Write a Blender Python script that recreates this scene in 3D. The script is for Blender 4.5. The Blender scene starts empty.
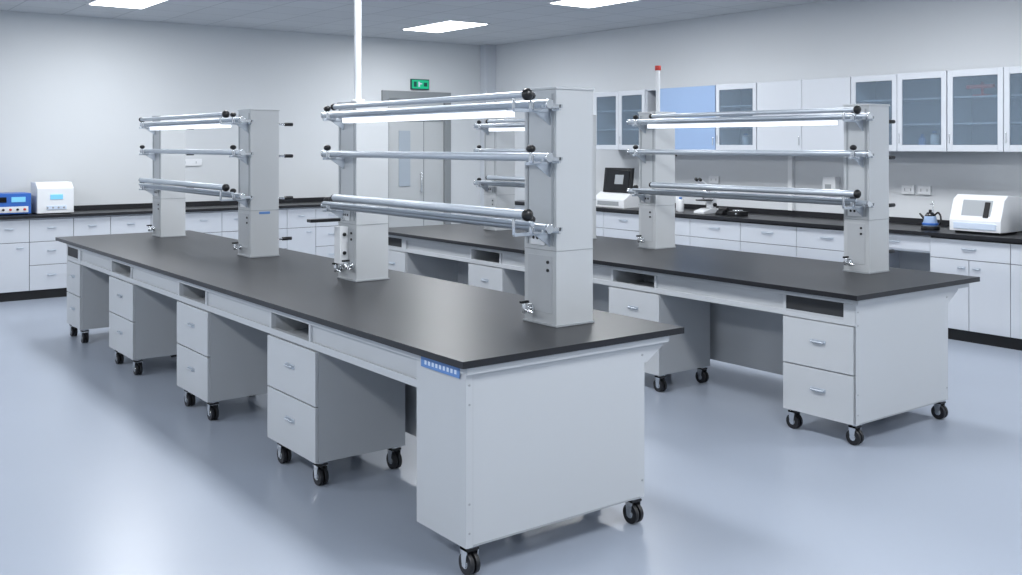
import bpy, bmesh, math, random
from mathutils import Vector, Matrix
random.seed(3)
sc = bpy.context.scene
try:
    sc.view_settings.view_transform = 'Standard'
    sc.view_settings.look = 'None'
except Exception: pass

# ---------------- materials ----------------
def s2l(c):
    return tuple((x/12.92 if x <= .04045 else ((x+.055)/1.055)**2.4) for x in c)
def hexc(h):
    return s2l(tuple(int(h[i:i+2],16)/255 for i in (0,2,4)))
MATS = {}
def mat(name, hx, rough=.5, metal=0., noise=0., scale=20., bump=0., emit=0., coat=0., spec=.5):
    m = bpy.data.materials.new(name); m.use_nodes = True
    nt = m.node_tree; b = nt.nodes['Principled BSDF']
    c = hexc(hx)
    b.inputs['Base Color'].default_value = (*c,1)
    b.inputs['Roughness'].default_value = rough
    b.inputs['Metallic'].default_value = metal
    b.inputs['Specular IOR Level'].default_value = spec
    b.inputs['Coat Weight'].default_value = coat
    tc = nt.nodes.new('ShaderNodeTexCoord'); n = nt.nodes.new('ShaderNodeTexNoise')
    n.inputs['Scale'].default_value = scale; n.inputs['Detail'].default_value = 4
    nt.links.new(tc.outputs['Object'], n.inputs['Vector'])
    if noise > 0:
        r = nt.nodes.new('ShaderNodeMix'); r.data_type='RGBA'
        r.inputs[6].default_value = (*[x*(1-noise) for x in c],1)
        r.inputs[7].default_value = (*[min(1,x*(1+noise)) for x in c],1)
        nt.links.new(n.outputs['Fac'], r.inputs[0]); nt.links.new(r.outputs[2], b.inputs['Base Color'])
    if bump > 0:
        bp = nt.nodes.new('ShaderNodeBump'); bp.inputs['Strength'].default_value = bump
        bp.inputs['Distance'].default_value = .002
        nt.links.new(n.outputs['Fac'], bp.inputs['Height']); nt.links.new(bp.outputs['Normal'], b.inputs['Normal'])
    if emit > 0:
        b.inputs['Emission Color'].default_value = (*c,1)
        b.inputs['Emission Strength'].default_value = emit
    MATS[name] = m
    return m
mat('floor_epoxy','97A0AE',.3,noise=.05,scale=1.2,spec=.45)
mat('wall_paint','CCD0D3',.75,noise=.015,scale=2,bump=.05)
mat('wall_paint_right','CED2D6',.75,noise=.015,scale=2,bump=.05)
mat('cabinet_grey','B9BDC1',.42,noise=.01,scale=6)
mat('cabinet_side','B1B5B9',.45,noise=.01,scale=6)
mat('cabinet_white','C4C9D0',.4,noise=.01,scale=6)
mat('epoxy_black','1F2024',.33,noise=.12,scale=30,spec=.38)
mat('column_grey','B9BDC0',.4,noise=.01,scale=5)
mat('column_lip','9A9FA3',.4,noise=.01,scale=5)
mat('steel','BEC6CF',.36,metal=.5,noise=.03,scale=30)
mat('chrome','DCDFE2',.2,metal=.95,noise=.02,scale=10)
mat('black_plastic','101114',.35,noise=.1,scale=30)
mat('gap_shade','2A2C2F',.7,noise=.1,scale=20)  # dark colour painted in as shade for door gaps and the end cubbies
mat('kick_black','0E0F12',.5,noise=.1,scale=20)
mat('rubber','15161A',.45,noise=.1,scale=40)
mat('white_plastic','E0E3E6',.35,noise=.01,scale=10)
mat('led_white','F2F6FC',.4,noise=0,emit=1.1)
mat('panel_light','F8FBFF',.4,emit=6.)
mat('label_blue','5B84BE',.5,noise=.05,scale=30)
mat('label_white','C9D6E8',.5,noise=.02,scale=30)
mat('device_blue','2C62B4',.4,noise=.05,scale=15)
mat('exit_green','12A878',.5,emit=.35,noise=.02)
mat('exit_dark','0E4A44',.5,noise=.02)
mat('door_grey','B4B8BA',.5,noise=.02,scale=4)
mat('door_frame','84898C',.5,noise=.02,scale=4)
mat('red_cap','C23A32',.5,noise=.04)
mat('brown_red','A86A5C',.5,noise=.05)
mat('screen','0C0F14',.1,noise=.1,scale=5)
mat('screen_blue','6FB4D8',.3,emit=.4)
mat('blue_panel','8EA6C8',.3,noise=.02,scale=3)
mat('cab_inside','9DA7B1',.5,noise=.02,scale=4)
# ceiling w/ tile joints
m = mat('ceiling_tiles','C0C4C8',.8,noise=0)
nt=m.node_tree; br=nt.nodes.new('ShaderNodeTexBrick'); tc=nt.nodes.new('ShaderNodeTexCoord')
br.offset=0; br.inputs['Scale'].default_value=1; br.inputs['Brick Width'].default_value=.6; br.inputs['Row Height'].default_value=.6
br.inputs['Mortar Size'].default_value=.008
br.inputs['Color1'].default_value=(*hexc('C2C6CA'),1); br.inputs['Color2'].default_value=(*hexc('C6CACE'),1); br.inputs['Mortar'].default_value=(*hexc('A8ADB2'),1)
nt.links.new(tc.outputs['Object'],br.inputs['Vector']); nt.links.new(br.outputs['Color'],nt.nodes['Principled BSDF'].inputs['Base Color'])
# thin glass
def glass(name,hx,op):
    m=bpy.data.materials.new(name); m.use_nodes=True; nt=m.node_tree
    for n in list(nt.nodes): nt.nodes.remove(n)
    o=nt.nodes.new('ShaderNodeOutputMaterial'); t=nt.nodes.new('ShaderNodeBsdfTransparent'); g=nt.nodes.new('ShaderNodeBsdfPrincipled')
    nz=nt.nodes.new('ShaderNodeTexNoise'); nz.inputs['Scale'].default_value=2
    mr=nt.nodes.new('ShaderNodeMapRange'); mr.inputs[3].default_value=op-.03; mr.inputs[4].default_value=op+.03
    mx=nt.nodes.new('ShaderNodeMixShader'); t.inputs[0].default_value=(*hexc('E4ECF2'),1)
    g.inputs['Base Color'].default_value=(*hexc(hx),1); g.inputs['Roughness'].default_value=.06
    nt.links.new(nz.outputs['Fac'],mr.inputs[0]); nt.links.new(mr.outputs[0],mx.inputs[0])
    nt.links.new(t.outputs[0],mx.inputs[1]); nt.links.new(g.outputs[0],mx.inputs[2]); nt.links.new(mx.outputs[0],o.inputs[0])
    MATS[name]=m
glass('cabinet_glass','A0AFBD',.25)

# ---------------- builder ----------------
class B:
    def __init__(s,name,bevel=.003):
        s.name=name; s.bm=bmesh.new(); s.slots=[]; s.bevel=bevel
    def mi(s,m):
        if m not in s.slots: s.slots.append(m)
        return s.slots.index(m)
    def box(s,x0,x1,y0,y1,z0,z1,m):
        i=s.mi(m)
        v=[s.bm.verts.new(p) for p in ((x0,y0,z0),(x1,y0,z0),(x1,y1,z0),(x0,y1,z0),(x0,y0,z1),(x1,y0,z1),(x1,y1,z1),(x0,y1,z1))]
        for f in ((3,2,1,0),(4,5,6,7),(0,1,5,4),(1,2,6,5),(2,3,7,6),(3,0,4,7)):
            fc=s.bm.faces.new([v[k] for k in f]); fc.material_index=i
        return s
    def prism(s,pts,axis,a,b,m):
        i=s.mi(m)
        def P(p,t): return (t,p[0],p[1]) if axis=='x' else (p[0],t,p[1])
        A=[s.bm.verts.new(P(p,a)) for p in pts]; C=[s.bm.verts.new(P(p,b)) for p in pts]
        fs=[s.bm.faces.new(A),s.bm.faces.new(C[::-1])]
        n=len(pts)
        for k in range(n): fs.append(s.bm.faces.new((A[k],C[k],C[(k+1)%n],A[(k+1)%n])))
        for f in fs: f.material_index=i
        bmesh.ops.recalc_face_normals(s.bm,faces=fs)
        return s
    def cyl(s,p0,p1,r,m,seg=20,r2=None):
        i=s.mi(m); p0=Vector(p0); p1=Vector(p1); d=p1-p0
        q=d.to_track_quat('Z','Y').to_matrix().to_4x4()
        M=Matrix.Translation((p0+p1)/2)@q
        before=set(s.bm.faces)
        bmesh.ops.create_cone(s.bm,cap_ends=True,segments=seg,radius1=r,radius2=r if r2 is None else r2,depth=d.length,matrix=M)
        for f in s.bm.faces:
            if f not in before:
                f.material_index=i
                if len(f.verts)==4: f.smooth=True
        return s
    def sph(s,c,r,m,sc=(1,1,1)):
        i=s.mi(m); before=set(s.bm.faces)
        bmesh.ops.create_uvsphere(s.bm,u_segments=16,v_segments=10,radius=r,matrix=Matrix.Translation(c)@Matrix.Diagonal((*sc,1)))
        for f in s.bm.faces:
            if f not in before: f.material_index=i; f.smooth=True
        return s
    def done(s):
        me=bpy.data.meshes.new(s.name); s.bm.to_mesh(me); s.bm.free()
        for m in s.slots: me.materials.append(MATS[m])
        o=bpy.data.objects.new(s.name,me); sc.collection.objects.link(o)
        if s.bevel:
            b=o.modifiers.new('bevel','BEVEL'); b.width=s.bevel; b.segments=2; b.limit_method='ANGLE'; b.angle_limit=math.radians(50)
        return o

FZ=-.055   # floor level in build coordinates (everything is lifted by -FZ at the end)
# ---------------- room ----------------
X0,X1,Y0,Y1,HC=-3.2,9.5,-4.,13.15,3.33
B('floor',0).box(X0-.1,X1+.1,Y0-.1,Y1+.1,FZ-.1,FZ,'floor_epoxy').done()
B('ceiling',0).box(X0-.1,X1+.1,Y0-.1,Y1+.1,HC,HC+.1,'ceiling_tiles').done()
DX0,DX1,DH=7.55,8.66,2.49
B('wall_back',0).box(X0,DX0-.061,Y1,Y1+.1,FZ,HC,'wall_paint').done()
B('wall_back',0).box(DX1+.061,X1,Y1,Y1+.1,FZ,HC,'wall_paint').done()
B('wall_back',0).box(DX0-.061,DX1+.061,Y1,Y1+.1,DH+.061,HC,'wall_paint').done()
B('wall_right',0).box(X1,X1+.1,Y0,Y1+.1,FZ,HC,'wall_paint_right').done()
B('wall_left',0).box(X0-.1,X0,Y0,Y1+.1,FZ,HC,'wall_paint').done()
B('wall_front',0).box(X0,X1,Y0-.1,Y0,FZ,HC,'wall_paint').done()
B('trim_1').box(X1-.2,X1-.001,Y1-.16,Y1-.001,FZ,HC-.001,'cabinet_white').done()
B('baseboard_back').box(7.05,DX0-.065,Y1-.015,Y1-.0005,FZ,.06,'cabinet_side').box(DX1+.065,X1-.205,Y1-.015,Y1-.0005,FZ,.06,'cabinet_side').done()
B('baseboard_left').box(X0+.0005,X0+.015,Y0,Y1,FZ,.06,'cabinet_side').done()
d=B('door_1')
d.box(DX0-.06,DX0+.05,Y1-.03,Y1+.09,FZ,DH+.06,'door_frame').box(DX1-.05,DX1+.06,Y1-.03,Y1+.09,FZ,DH+.06,'door_frame').box(DX0+.05,DX1-.05,Y1-.03,Y1+.09,DH-.06,DH+.06,'door_frame')
d.box(DX0+.05,DX1-.05,Y1+.02,Y1+.07,FZ+.005,DH-.06,'door_grey')
d.box(DX0+.05,DX1-.05,Y1+.0,Y1+.03,2.1,2.14,'door_frame')
d.box(8.24,8.25,Y1+.012,Y1+.03,FZ+.01,2.1,'door_frame')
d.box(7.8,8.0,Y1+.008,Y1+.03,1.1,1.95,'cab_inside')
d.cyl((8.18,Y1-.03,1.0),(8.18,Y1-.03,1.3),.012,'chrome').cyl((8.18,Y1+.03,1.02),(8.18,Y1-.03,1.02),.008,'chrome').cyl((8.18,Y1+.03,1.28),(8.18,Y1-.03,1.28),.008,'chrome')
d.done()
e=B('exit_sign'); e.box(7.99,8.31,Y1-.04,Y1-.0005,2.58,2.74,'exit_dark').box(8.0,8.30,Y1-.042,Y1-.04,2.595,2.725,'exit_green')
e.box(8.03,8.08,Y1-.045,Y1-.042,2.62,2.70,'exit_dark').box(8.11,8.14,Y1-.045,Y1-.042,2.62,2.70,'label_white').box(8.14,8.18,Y1-.045,Y1-.042,2.66,2.68,'label_white').box(8.21,8.27,Y1-.045,Y1-.042,2.63,2.69,'exit_dark'); e.done()

# ceiling lights
def ceil_light(x,y):
    b=B('ceiling_light_panel',.002)
    b.box(x-.32,x+.32,y-.62,y+.62,HC-.012,HC-.001,'white_plastic').box(x-.29,x+.29,y-.59,y+.59,HC-.018,HC-.012,'panel_light'); o1=b.done()
    l=bpy.data.lights.new('panel_lamp','AREA'); l.shape='RECTANGLE'; l.size=.58; l.size_y=1.18; l.energy=59; l.color=(.975,.985,1)
    o=bpy.data.objects.new('panel_lamp',l); o.location=(x,y,HC-.03); sc.collection.objects.link(o); o.parent=o1
for x in (-.9,3.3,7.4):
    for y in (-1.6,1.6,4.9,8.1,11.3):
        ceil_light(x,y)

# ---------------- casters ----------------
def caster(b,x,y,top):
    r=.046; zc_=FZ+r
    b.box(x-.03,x+.03,y-.03,y+.03,top-.006,top,'chrome')
    b.cyl((x,y,top-.006),(x,y,top-.02),.02,'chrome')
    b.cyl((x-.024,y,zc_),(x-.005,y,zc_),r,'rubber',28).cyl((x+.005,y,zc_),(x+.024,y,zc_),r,'rubber',28)
    b.cyl((x-.026,y,zc_),(x+.026,y,zc_),.02,'chrome',16)
    b.cyl((x-.005,y,zc_),(x+.005,y,zc_),r*.6,'black_plastic',16)
    b.prism([(y-.012,zc_-.012),(y+.012,zc_-.012),(y+.024,top-.012),(y-.024,top-.012)],'x',x-.031,x-.027,'chrome')
    b.prism([(y-.012,zc_-.012),(y+.012,zc_-.012),(y+.024,top-.012),(y-.024,top-.012)],'x',x+.027,x+.031,'chrome')
    b.box(x-.031,x+.031,y-.026,y+.026,top-.022,top-.012,'black_plastic')

def handle_x(b,xf,y,z,wd=.11):
    b.box(xf-.003,xf,y-wd/2,y+wd/2,z-.012,z+.012,'steel')
    b.cyl((xf-.014,y-wd/2+.01,z-.002),(xf-.014,y+wd/2-.01,z-.002),.005,'steel',10)
    for s in (-1,1): b.cyl((xf-.014,y+s*(wd/2-.012),z),(xf,y+s*(wd/2-.012),z),.004,'steel',8)
def handle_y(b,x,yf,z,wd=.11):
    b.box(x-wd/2,x+wd/2,yf-.003,yf,z-.012,z+.012,'steel')
    b.cyl((x-wd/2+.01,yf-.014,z),(x+wd/2-.01,yf-.014,z),.005,'steel',10)
    for s in (-1,1): b.cyl((x+s*(wd/2-.012),yf-.014,z),(x+s*(wd/2-.012),yf,z),.004,'steel',8)

PB=.07
def pedestal(x,y0,y1,depth=.54,top=.655):
    b=B('mobile_drawer_pedestal')
    b.box(x+.015,x+depth,y0,y1,PB,top,'cabinet_side')
    mid=(PB+top)/2
    b.box(x-.004,x+.013,y0,y1,PB,mid-.004,'cabinet_grey').box(x-.004,x+.013,y0,y1,mid+.004,top-.004,'cabinet_grey')
    handle_x(b,x-.004,(y0+y1)/2,(PB+mid)/2+.02); handle_x(b,x-.004,(y0+y1)/2,(mid+top)/2+.02)
    for yy in (y0+.035,y1-.12):
        for xx in (x+.045,x+depth-.05): caster(b,xx,yy,PB)
    return b.done()

# ---------------- benches ----------------
def bench(xa,xb,ya,yb,bx0,bx1,ends,cubs,drawers_in_end,label):
    b=B('laboratory_island_bench')
    T=.85
    b.box(xa,xb,ya,yb,T-.03,T,'epoxy_black')
    z1=T-.031
    ye0=ends[0][1]; ye1=ends[-1][0]
    for (xf,sg) in ((bx0,1),(bx1,-1)):
        def bb(o0,o1,y0,y1,z0,z1_,m):
            a,c=sorted((xf+sg*o0,xf+sg*o1)); b.box(a,c,y0,y1,z0,z1_,m)
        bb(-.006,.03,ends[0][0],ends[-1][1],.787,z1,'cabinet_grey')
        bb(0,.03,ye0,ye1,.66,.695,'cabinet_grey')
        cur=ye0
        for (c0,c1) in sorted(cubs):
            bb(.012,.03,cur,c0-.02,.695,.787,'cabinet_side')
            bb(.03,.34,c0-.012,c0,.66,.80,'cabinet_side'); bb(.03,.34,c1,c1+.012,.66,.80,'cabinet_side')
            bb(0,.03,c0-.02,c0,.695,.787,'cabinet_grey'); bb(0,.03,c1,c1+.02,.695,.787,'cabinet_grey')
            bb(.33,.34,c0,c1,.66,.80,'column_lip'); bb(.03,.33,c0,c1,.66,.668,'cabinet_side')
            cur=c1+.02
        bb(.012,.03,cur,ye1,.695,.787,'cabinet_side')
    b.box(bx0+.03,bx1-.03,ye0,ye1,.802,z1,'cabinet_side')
    e0=ends[0][0]
    b.box(bx0-.006,xb-.09,e0-.022,e0-.0005,.787,z1,'cabinet_grey')
    b.box(bx1+.001,xb-.09,ends[-1][1]-.03,ends[-1][1],.787,z1,'cabinet_grey')
    b.prism([(bx1+.001,.786),(bx1+.13,.786),(bx1+.13,.77),(bx1+.02,.70),(bx1+.001,.70)],'y',e0+.005,e0+.02,'cabinet_grey')
    for k,(e0,e1) in enumerate(ends):
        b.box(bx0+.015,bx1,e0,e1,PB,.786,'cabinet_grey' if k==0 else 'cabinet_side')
        if drawers_in_end[k]:
            tp=.655; mid=(PB+tp)/2
            for (a,c) in ((PB,mid-.004),(mid+.004,tp-.004)):
                b.box(bx0-.004,bx0+.013,e0+.012,e1,a,c,'cabinet_grey'); handle_x(b,bx0-.004,(e0+e1)/2,(a+c)/2+.02)
            b.box(bx0+.002,bx0+.0145,e0+.08,e1-.02,.685,.785,'gap_shade')  # flat dark sheet, painted shade in place of an open cubby interior
            b.box(bx0-.003,bx0+.0145,e0,e0+.08,.657,.785,'cabinet_grey').box(bx0-.003,bx0+.0145,e1-.02,e1,.657,.785,'cabinet_grey').box(bx0-.003,bx0+.0145,e0+.08,e1-.02,.657,.685,'cabinet_grey')
            b.box(bx0-.001,bx0+.0145,e0+.08,e1-.02,.685,.70,'cabinet_side')
        else:
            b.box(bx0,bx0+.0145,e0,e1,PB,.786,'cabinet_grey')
        ys=(e0+.035,e1-.05) if (k or drawers_in_end[k]) else (e0+.035,)
        for yy in ys:
            for xx in (bx0+.045,bx1-.04): caster(b,xx,yy,PB)
        if len(ys)==1: caster(b,bx1-.04,e1-.05,PB)
        if len(ys)==1: caster(b,bx0+.5,e1-.05,PB)
    e0=ends[0][0]
    b.box(bx0,bx0+.035,e0-.004,e0-.0005,PB,.786,'cabinet_grey')
    for z in (.74,.66,.25,.13): b.cyl((bx0+.017,e0-.004,z),(bx0+.017,e0-.007,z),.005,'column_lip',10)
    b.box(bx0+.04,bx1-.03,e0-.003,e0-.0005,PB,PB+.007,'column_lip')
    b.box(bx0+.035,bx0+.038,e0-.0012,e0-.0003,PB,.786,'column_lip')
    for z in (.74,.15): b.cyl((bx1-.015,e0,z),(bx1-.015,e0-.004,z),.005,'column_lip',10)
    xm=bx0+.62
    b.box(xm,xm+.02,ends[0][1]+.001,ends[-1][0]-.001,.10,.80,'cabinet_side')
    if label:
        b.box(bx0-.009,bx0-.0065,3.43,3.73,.765,.808,'label_blue')
        for i in range(9):
            yy=3.70-i*.029; b.box(bx0-.0098,bx0-.009,yy-.016,yy,.778,.796,'label_white')
    return b.done()

bench(2.29,3.584,3.36,10.26,2.33,3.355,[(3.40,3.78),(9.5,9.98)],[(4.86,5.34),(6.38,6.88),(8.0,8.52)],(False,True),True)
for y0,y1 in ((4.775,5.385),(6.33,6.92),(7.93,8.58)): pedestal(2.33,y0,y1)
bench(5.13,6.52,3.45,9.3,5.19,6.21,[(3.50,4.02),(8.62,9.14)],[(5.16,5.60),(7.05,7.48)],(True,True),False)
for y0,y1 in ((5.11,5.64),(7.0,7.52)): pedestal(5.19,y0,y1)

# ---------------- racks ----------------
def tap(b,x,y,z):
    b.cyl((x,y,z),(x-.015,y,z),.024,'chrome').cyl((x-.015,y,z),(x-.06,y,z),.013,'chrome')
    b.cyl((x-.05,y,z-.02),(x-.05,y,z+.03),.012,'chrome')
    b.cyl((x-.05,y,z),(x-.05,y-.07,z-.01),.009,'chrome',12,.006)
    b.box(x-.075,x-.025,y-.008,y+.008,z+.03,z+.042,'black_plastic')
def rack(xc,y0,y1,right_arms=False,paddle=False,pole=None,lab=None,dp=.27,w=.235):
    b=B('reagent_shelf_rack')
    T=.8505; H=2.0; x0=xc; x1=xc+w
    cols=(y0,y1-dp)
    for ci,c in enumerate(cols):
        b.box(x0,x1,c,c+dp,T,H,'column_grey')
        b.box(x0-.006,x1+.006,c-.006,c+dp+.006,H,H+.012,'column_grey')
        b.box(x0-.006,x1+.006,c-.006,c+dp+.006,T,T+.010,'column_lip')
        b.box(x0-.002,x1+.002,c-.002,c+dp+.002,1.215,1.220,'column_lip')
        b.box(x0-.004,x0,c+.02,c+.035,1.24,H-.02,'column_lip').box(x0-.004,x0,c+dp-.035,c+dp-.02,1.24,H-.02,'column_lip')
        b.box(x0-.003,x0,c+.03,c+dp-.03,T+.06,1.19,'cabinet_side')
        m_=c+dp*.55
        b.box(x0-.008,x0-.003,m_-.055,m_+.055,1.24,1.31,'white_plastic')
        for yy in (m_-.03,m_,m_+.03): b.cyl((x0-.010,yy,1.275),(x0-.006,yy,1.275),.009,'black_plastic',10)
        b.cyl((x0-.010,c+.06,1.16),(x0-.002,c+.06,1.16),.008,'black_plastic',10).cyl((x0-.010,c+.06,1.12),(x0-.002,c+.06,1.12),.008,'black_plastic',10)
        tap(b,x0,c+dp*.75,.92)
    a,bq=x0-.09,x0-.22
    LV=((1.925,1.965),(1.672,None),(1.335,1.405))
    ys,ye=y0-.05,y1+.02
    for li,(hA,hB) in enumerate(LV):
        b.cyl((a,ys,hA),(a,ye,hA),.021,'steel')
        b.cyl((a,ys-.012,hA),(a,ys,hA),.023,'chrome').cyl((a,ye,hA),(a,ye+.012,hA),.023,'chrome')
        if hB: 
            b.cyl((bq,ys+.01,hB),(bq,ye-.40,hB),.023 if li else .016,'steel')
            b.sph((bq,ys-.005,hB),.03,'black_plastic',(1,.8,1)); b.sph((bq,ye-.39,hB),.022,'black_plastic')
        if li==0:
            b.box(a-.016,a+.036,y0+dp+.01,y1-dp-.01,hA-.056,hA-.024,'led_white')
            b.box(a-.02,a+.04,y0+dp+.005,y1-dp-.005,hA-.024,hA-.015,'steel')
        if li==2:
            b.cyl((a-.055,ys+.05,hA+.02),(a-.055,ye-.1,hA+.02),.013,'steel')
        for c in cols:
            near=(c==cols[0])
            yy=c+.05 if near else c+dp-.08
            z=hA-.03
            xl=bq if (hB and near) else a-.06
            b.box(xl,x0,yy-.008,yy+.008,z-.008,z+.008,'steel')
            b.prism([(x0,z-.07),(x0,z),(x0-.09,z),(x0-.09,z-.01)],'y',yy-.004,yy+.004,'steel')
            b.sph((a-.035,yy-.01,hA+.04),.024,'black_plastic',(1,1,.8)).cyl((a-.035,yy-.01,z),(a-.035,yy-.01,hA+.035),.007,'chrome',10)
            if hB and near: b.cyl((bq,yy,z),(bq,yy,hB),.008,'chrome',10)
            b.box(a-.024,a+.024,yy-.02,yy+.02,z,hA+.008,'chrome')
            if right_arms:
                b.cyl((x1,yy,hA-.03),(x1+.1,yy,hA-.03),.009,'chrome',10); b.cyl((x1+.07,yy,hA-.03),(x1+.14,yy,hA-.03),.014,'black_plastic',12)
        b.box(a-.02,x0+.01,ys+.015,ys+.028,hA-.018,hA+.0,'chrome').box(x0-.012,x0,ys+.015,y0+.02,hA-.03,hA+.0,'chrome')
    if right_arms:
        b.cyl((x1,y0+.05,.98),(x1+.1,y0+.05,.98),.009,'chrome',10).cyl((x1+.05,y0+.05,.98),(x1+.13,y0+.05,.98),.014,'black_plastic',12)
    if paddle:
        yy=y1-.1
        b.box(x0-.26,x0-.05,yy-.03,yy+.03,1.235,1.255,'black_plastic').cyl((x0-.07,yy,1.245),(x0,yy,1.245),.012,'chrome')
        b.box(x0-.06,x0,yy-.04,yy+.04,.96,1.2,'white_plastic').cyl((x0-.03,yy-.05,1.15),(x0-.03,yy-.04,1.15),.012,'black_plastic').cyl((x0-.03,yy-.05,1.03),(x0-.03,yy-.04,1.03),.012,'black_plastic')
        tap(b,x0,yy-.1,.95)
    if lab:
        b.box(x0+.07,x0+.16,y0-.003,y0,1.188,1.207,'label_blue')
    if pole=='ceiling':
        px,py=x0+.09,y1-.10
        b.cyl((px,py,H),(px,py,HC-.002),.024,'white_plastic').cyl((px,py,H+.012),(px,py,H+.03),.045,'white_plastic')
    if pole=='red':
        px,py=x0+.12,y1-.11
        b.cyl((px,py,H),(px,py,2.37),.018,'white_plastic').cyl((px,py,2.37),(px,py,2.41),.026,'red_cap')
    return b.done()
rack(3.08,3.72,5.98,paddle=True,pole='ceiling',dp=.25)
rack(3.08,7.45,9.86,right_arms=True,lab=True,dp=.25)
rack(6.06,3.98,6.21,right_arms=True,pole='red',dp=.20)
rack(6.06,7.02,8.5,dp=.22)

# ---------------- base cabinets ----------------
CT=.92; KB=.05
b=B('wall_base_cabinet')
cx0,cx1=-.6,7.0
yf=12.55
b.box(cx0,cx1,yf-.05,Y1-.001,CT-.035,CT,'epoxy_black').box(cx0,cx1,Y1-.021,Y1-.001,CT,CT+.06,'epoxy_black')
b.box(cx0,cx1,yf+.016,Y1-.001,KB,CT-.036,'gap_shade').box(cx0,cx1,yf+.03,Y1-.001,FZ,KB,'kick_black')  # carcass coloured dark to paint the shade between doors and drawers
b.box(cx1,cx1+.012,yf,Y1-.001,FZ,CT-.036,'cabinet_white').box(cx0,cx1,yf,yf+.016,CT-.05,CT-.036,'cabinet_white')
x=cx0; k=0
while x<cx1-.1:
    wd=.42 if k%2==0 else .48
    wd=min(wd,cx1-x)
    g=.003
    if k%2==1:
        zs=(KB,.34,.61,CT-.05)
        for i in range(3):
            b.box(x+g,x+wd-g,yf-.006,yf+.012,zs[i]+g,zs[i+1]-g,'cabinet_white'); handle_y(b,x+wd/2,yf-.006,(zs[i]+zs[i+1])/2+.03,.10)
    else:
        b.box(x+g,x+wd-g,yf-.006,yf+.012,.61+g,CT-.05-g,'cabinet_white'); handle_y(b,x+wd/2,yf-.006,.77,.10)
        b.box(x+g,x+wd-g,yf-.006,yf+.012,KB+g,.61-g,'cabinet_white'); handle_y(b,x+wd-.1,yf-.006,.55,.08)
    x+=wd; k+=1
b.done()

b=B('wall_base_cabinet')
cy0,cy1=2.2,11.6; xf=8.74
b.box(xf-.04,X1-.001,cy0,cy1,CT-.035,CT,'epoxy_black').box(X1-.021,X1-.001,cy0,cy1,CT,CT+.06,'epoxy_black')
units=[(2.2,2.9,'d'),(2.9,3.6,'d'),(3.6,4.35,'d'),(4.35,5.1,'d'),(5.1,5.85,'k'),(5.85,6.6,'w'),(6.6,7.35,'w'),(7.35,8.1,'w'),(8.1,8.85,'w'),(8.85,9.6,'w'),(9.6,10.35,'w'),(10.35,11.0,'w'),(11.0,11.6,'w')]
for (a,c,t) in units:
    g=.003
    if t=='k':
        b.box(xf+.01,X1-.001,a,c,.72,CT-.036,'cabinet_white'); b.box(X1-.06,X1-.001,a,c,FZ,.72,'cabinet_side')
        b.box(xf,xf+.012,a+g,c-g,.74,CT-.05,'cabinet_white'); handle_x(b,xf,(a+c)/2,.81,.14); continue
    b.box(xf+.017,X1-.001,a+.001,c-.001,KB,CT-.036,'cabinet_white').box(xf+.03,X1-.001,a,c,FZ,KB,'kick_black')
    b.box(xf+.012,xf+.0165,a,c,KB,CT-.036,'gap_shade')  # dark backing sheet, shade painted into the gaps between fronts
    if t=='d':
        h=(a+c)/2
        b.box(xf-.006,xf+.0118,a+g,c-g,.69+g,CT-.05-g,'cabinet_white'); handle_x(b,xf-.006,h,.79,.14)
        for (p,q,hy) in ((a,h,h-.07),(h,c,h+.07)):
            b.box(xf-.006,xf+.0118,p+g,q-g,KB+g,.69-g,'cabinet_white'); handle_x(b,xf-.006,hy,.62,.08)
    else:
        for (p,q) in ((KB,.36),(.36,.66),(.66,CT-.05)):
            b.box(xf-.006,xf+.0118,a+g,c-g,p+g,q-g,'cabinet_white'); handle_x(b,xf-.006,(a+c)/2,(p+q)/2+.02,.16)
b.done()

# ---------------- wall cabinets ----------------
UB,UT=1.665,2.44; uf=9.06
def wallcab(y0,y1,doors,kind):
    b=B('glass_door_wall_cabinet' if kind=='g' else 'wall_cabinet')
    t=.018
    b.box(uf+.02,X1-.001,y0,y0+t,UB,UT,'cabinet_white').box(uf+.02,X1-.001,y1-t,y1,UB,UT,'cabinet_white')
    b.box(uf+.02,X1-.001,y0,y1,UB,UB+t,'cabinet_white').box(uf+.02,X1-.001,y0,y1,UT-t,UT,'cabinet_white').box(X1-.02,X1-.001,y0,y1,UB,UT,'cab_inside')
    if kind=='g':
        for z in (UB+.26,UB+.51): b.box(uf+.05,X1-.02,y0+t,y1-t,z,z+.016,'cabinet_white')
    for (a,c) in doors:
        g=.003
        if kind=='g':
            f=.055
            b.box(uf-.002,uf+.018,a+g,a+f,UB+g,UT-g,'cabinet_white').box(uf-.002,uf+.018,c-f,c-g,UB+g,UT-g,'cabinet_white')
            b.box(uf-.002,uf+.018,a+f,c-f,UB+g,UB+f+.01,'cabinet_white').box(uf-.002,uf+.018,a+f,c-f,UT-f-.01,UT-g,'cabinet_white')
            b.box(uf+.006,uf+.011,a+f,c-f,UB+f+.01,UT-f-.01,'cabinet_glass')
            b.box(uf-.008,uf-.002,c-.03,c-.02,UB+.08,UB+.18,'chrome')
        else:
            b.box(uf-.002,uf+.018,a+g,c-g,UB+g,UT-g,'blue_panel' if kind=='b' else 'cabinet_white')
            b.box(uf-.01,uf-.002,a+.03,a+.04,UB+.06,UB+.16,'chrome')
    return b.done()
wallcab(9.175,10.15,((9.175,9.66),(9.66,10.15)),'g')
wallcab(8.0,9.17,((8.0,8.96),),'b')
wallcab(7.39,7.995,((7.39,7.995),),'g')
wallcab(6.17,7.385,((6.17,6.775),(6.775,7.385)),'s')
wallcab(5.12,6.165,((5.12,5.64),(5.64,6.165)),'g')
wallcab(4.04,5.115,((4.04,4.575),(4.575,5.115)),'g')
wallcab(2.96,4.035,((2.96,3.5),(3.5,4.035)),'g')
zsh=UB+.51+.0165
b=B('red_clamp_holder',.001)
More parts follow.
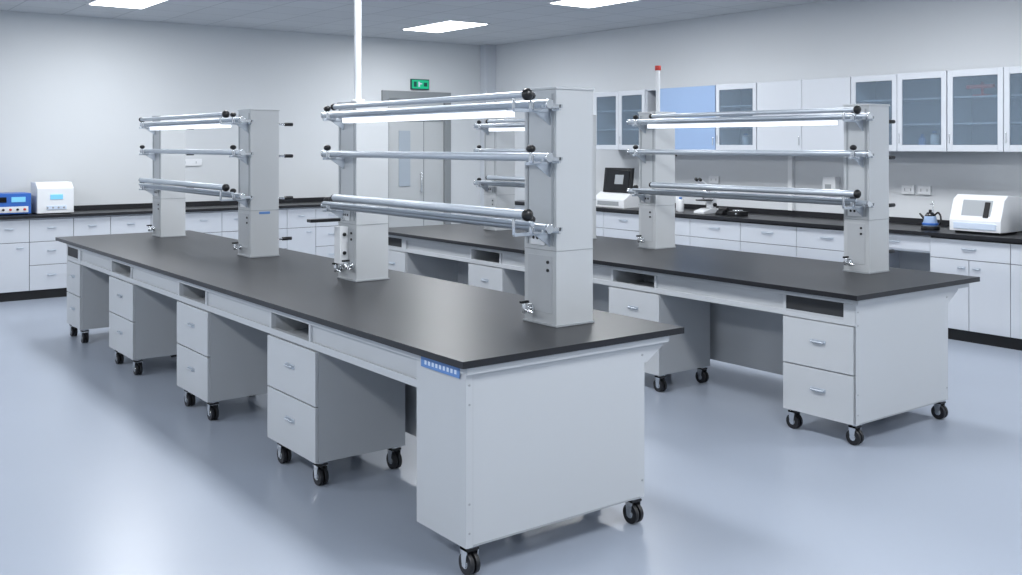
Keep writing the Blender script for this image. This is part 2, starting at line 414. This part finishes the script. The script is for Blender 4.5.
b.box(9.16,9.26,4.78,4.92,zsh,zsh+.012,'red_cap').cyl((9.21,4.85,zsh+.01),(9.21,4.85,zsh+.13),.012,'red_cap',12).cyl((9.21,4.74,zsh+.09),(9.21,5.0,zsh+.09),.02,'red_cap',12).done()
def bottle(x,y,z,h,r,c='white_plastic'):
    b=B('reagent_bottle',.002); b.cyl((x,y,z),(x,y,z+h),r,c).cyl((x,y,z+h),(x,y,z+h+.02),r,c,20,r*.45).cyl((x,y,z+h+.02),(x,y,z+h+.045),r*.5,'label_blue'); b.done()
for (yy,zz,c,h,r) in ((5.35,UB+.0185,'white_plastic',.14,.04),(5.48,UB+.0185,'label_blue',.11,.035),(9.4,UB+.0185,'white_plastic',.15,.04),(7.7,UB+.0185,'white_plastic',.14,.04)):
    bottle(9.25,yy,zz,h,r,c)

# ---------------- wall fittings ----------------
def socket(x,y,z,face,w=.16):
    b=B('wall_socket',.003)
    if face=='r':
        b.box(X1-.02,X1-.001,y-w/2,y+w/2,z-.045,z+.045,'white_plastic')
        for s in (-1,1):
            b.box(X1-.022,X1-.02,y+s*w*.24-.004,y+s*w*.24+.004,z-.015,z+.015,'column_lip')
    else:
        b.box(x-w/2,x+w/2,Y1-.02,Y1-.001,z-.045,z+.045,'white_plastic')
        for s in (-1,1): b.box(x+s*w*.24-.004,x+s*w*.24+.004,Y1-.022,Y1-.02,z-.015,z+.015,'column_lip')
    b.done()
socket(0,5.6,1.27,'r',.14); socket(0,5.78,1.27,'r',.14); socket(0,6.42,1.28,'r'); socket(0,8.4,1.3,'r')
socket(4.6,0,1.5,'b',.3)
b=B('wall_dispenser_box'); b.box(X1-.09,X1-.001,6.60,6.76,1.20,1.38,'white_plastic').box(X1-.094,X1-.09,6.65,6.73,1.25,1.30,'column_lip').done()
b=B('cable_conduit'); b.box(X1-.05,X1-.001,7.20,7.26,CT+.061,UB-.001,'white_plastic').done()

# ---------------- counter devices ----------------
zc=CT+.0008
b=B('blue_power_supply',.006); b.box(2.12,2.56,12.65,13.0,zc+.015,zc+.25,'device_blue').box(2.15,2.53,12.645,12.65,zc+.03,zc+.10,'white_plastic')
b.box(2.17,2.30,12.642,12.65,zc+.15,zc+.21,'screen').box(2.35,2.5,12.642,12.65,zc+.15,zc+.21,'screen_blue')
for i in range(5): b.cyl((2.19+i*.075,12.63,zc+.065),(2.19+i*.075,12.65,zc+.065),.014,'black_plastic' if i%2 else 'red_cap',12)
for x in (2.16,2.52):
    for y in (12.7,12.95): b.cyl((x,y,zc),(x,y,zc+.016),.015,'rubber',10)
b.done()
b=B('white_bench_analyzer',.01)
b.prism([(12.62,zc+.01),(12.98,zc+.01),(12.98,zc+.37),(12.72,zc+.37),(12.62,zc+.30)],'x',2.62,3.02,'white_plastic')
b.box(2.76,2.90,12.612,12.622,zc+.17,zc+.23,'screen_blue').box(2.72,2.94,12.612,12.622,zc+.05,zc+.1,'label_white')
for i in range(4): b.cyl((2.73+i*.06,12.606,zc+.075),(2.73+i*.06,12.615,zc+.075),.012,'column_lip',10)
b.box(2.65,2.99,12.64,12.95,zc,zc+.012,'rubber'); b.done()
b=B('analyzer_with_screen',.006)
b.box(8.86,9.3,9.35,9.95,zc,zc+.10,'white_plastic').prism([(8.86,zc+.10),(9.3,zc+.10),(9.3,zc+.19),(9.0,zc+.19)],'y',9.35,9.95,'white_plastic')
b.box(8.855,8.862,9.45,9.85,zc+.03,zc+.08,'column_lip')
b.prism([(8.98,zc+.19),(9.02,zc+.19),(9.06,zc+.51),(9.02,zc+.51)],'y',9.36,9.88,'black_plastic')
b.prism([(8.981,zc+.225),(8.978,zc+.225),(9.01,zc+.48),(9.015,zc+.48)],'y',9.40,9.84,'screen')
b.prism([(8.9805,zc+.30),(8.983,zc+.30),(9.003,zc+.42),(9.0,zc+.42)],'y',9.5,9.66,'column_lip'); b.done()
def microscope(x,y,cm='white_plastic'):
    b=B('microscope',.006)
    b.prism([(x-.14,zc),(x+.12,zc),(x+.12,zc+.06),(x-.02,zc+.06),(x-.14,zc+.03)],'y',y-.08,y+.08,cm)
    b.prism([(x+.04,zc+.06),(x+.12,zc+.06),(x+.11,zc+.34),(x-.06,zc+.34),(x-.06,zc+.29),(x+.04,zc+.26)],'y',y-.045,y+.045,cm)
    b.box(x-.12,x+.04,y-.07,y+.07,zc+.15,zc+.165,'black_plastic')
    b.cyl((x-.04,y,zc+.29),(x-.04,y,zc+.20),.03,'chrome').cyl((x-.055,y,zc+.21),(x-.06,y,zc+.175),.011,'black_plastic',12).cyl((x-.025,y+.01,zc+.21),(x-.022,y+.01,zc+.18),.011,'chrome',12)
    for s in (-1,1): b.cyl((x-.03,y+s*.025,zc+.33),(x-.14,y+s*.03,zc+.40),.016,cm,14).cyl((x-.13,y+s*.03,zc+.392),(x-.165,y+s*.03,zc+.415),.018,'black_plastic',14)
    for s in (-1,1): b.cyl((x+.08,y+s*.045,zc+.1),(x+.08,y+s*.07,zc+.1),.025,'black_plastic',14)
    b.done()
microscope(9.0,8.08)
b=B('black_hotplate',.004); b.box(8.9,9.05,7.5,7.68,zc,zc+.05,'black_plastic').cyl((8.975,7.59,zc+.05),(8.975,7.59,zc+.065),.06,'chrome').cyl((8.9,7.55,zc+.025),(8.89,7.55,zc+.025),.012,'chrome'); b.done()
b=B('black_tape_dispenser',.004); b.prism([(8.9,zc),(9.06,zc),(9.06,zc+.03),(8.99,zc+.06),(8.93,zc+.05),(8.9,zc+.02)],'y',7.76,7.86,'black_plastic').cyl((8.99,7.75,zc+.06),(8.99,7.87,zc+.06),.03,'black_plastic'); b.done()
for (x,y,h) in ((9.05,8.75,.16),(9.1,8.62,.2),(9.0,8.5,.13),(9.2,9.05,.22)): bottle(x,y,zc,h,.04)
# kettle on heater
b=B('glass_kettle_on_heater',.003)
kx,ky=8.98,5.24
b.cyl((kx,ky,zc),(kx,ky,zc+.035),.085,'black_plastic',24).cyl((kx,ky,zc+.035),(kx,ky,zc+.13),.07,'blue_panel',24,.052).cyl((kx,ky,zc+.13),(kx,ky,zc+.165),.052,'screen',24,.03).cyl((kx,ky,zc+.165),(kx,ky,zc+.19),.014,'black_plastic',12)
b.cyl((kx,ky,zc+.045),(kx,ky,zc+.065),.074,'device_blue',24)
pts=[(0,.13),(.05,.17),(.075,.14),(.08,.09),(.065,.05)]
for p,q in zip(pts,pts[1:]): b.cyl((kx,ky-.03-p[0],zc+p[1]),(kx,ky-.03-q[0],zc+q[1]),.009,'black_plastic',10)
b.cyl((kx,ky+.05,zc+.09),(kx,ky+.11,zc+.15),.014,'black_plastic',12,.008)
b.cyl((kx+.08,ky+.02,zc+.02),(kx+.08,ky+.02,zc+.26),.006,'chrome',10).cyl((kx+.08,ky+.02,zc+.24),(kx,ky,zc+.24),.006,'chrome',10)
b.done()
b=B('white_benchtop_reader',.012)
y0,y1=4.50,4.98
b.prism([(8.86,zc+.02),(9.26,zc+.02),(9.26,zc+.33),(9.0,zc+.35),(8.93,zc+.31),(8.86,zc+.12)],'y',y0,y1,'white_plastic')
b.box(8.9,9.22,y0+.03,y1-.03,zc,zc+.02,'rubber')
b.box(8.853,8.862,y0+.04,y1-.04,zc+.04,zc+.10,'label_white')
b.prism([(8.868,zc+.14),(8.885,zc+.14),(8.945,zc+.305),(8.924,zc+.305)],'y',y0+.1,y1-.1,'column_lip')
b.prism([(8.862,zc+.15),(8.885,zc+.15),(8.93,zc+.29),(8.912,zc+.29)],'y',y0+.12,y0+.17,'black_plastic')
b.done()
b=B('white_benchtop_oven',.01)
b.box(8.9,9.3,3.85,4.3,zc+.015,zc+.34,'white_plastic').box(8.892,8.9,3.9,4.2,zc+.06,zc+.3,'column_lip').box(8.93,9.27,3.88,4.27,zc,zc+.016,'rubber').cyl((8.87,4.22,zc+.1),(8.87,4.22,zc+.26),.008,'chrome').box(8.87,8.9,4.212,4.228,zc+.1,zc+.11,'chrome').box(8.87,8.9,4.212,4.228,zc+.25,zc+.26,'chrome'); b.done()

# ---------------- world & camera ----------------
wd=bpy.data.worlds.new('World'); sc.world=wd; wd.use_nodes=True
wd.node_tree.nodes['Background'].inputs[0].default_value=(.9,.94,1,1); wd.node_tree.nodes['Background'].inputs[1].default_value=.6
cam=bpy.data.cameras.new('camera'); co=bpy.data.objects.new('camera',cam); sc.collection.objects.link(co); sc.camera=co
co.location=(0,0,1.73); co.rotation_euler=(math.radians(90),0,-math.atan2(.602,.798))
cam.sensor_width=36; cam.sensor_fit='HORIZONTAL'; cam.lens=36*1002/1022; cam.shift_y=-142.5/1022
cam.clip_start=.05
for o in list(sc.objects):
    if o.parent is None: o.location.z -= FZ
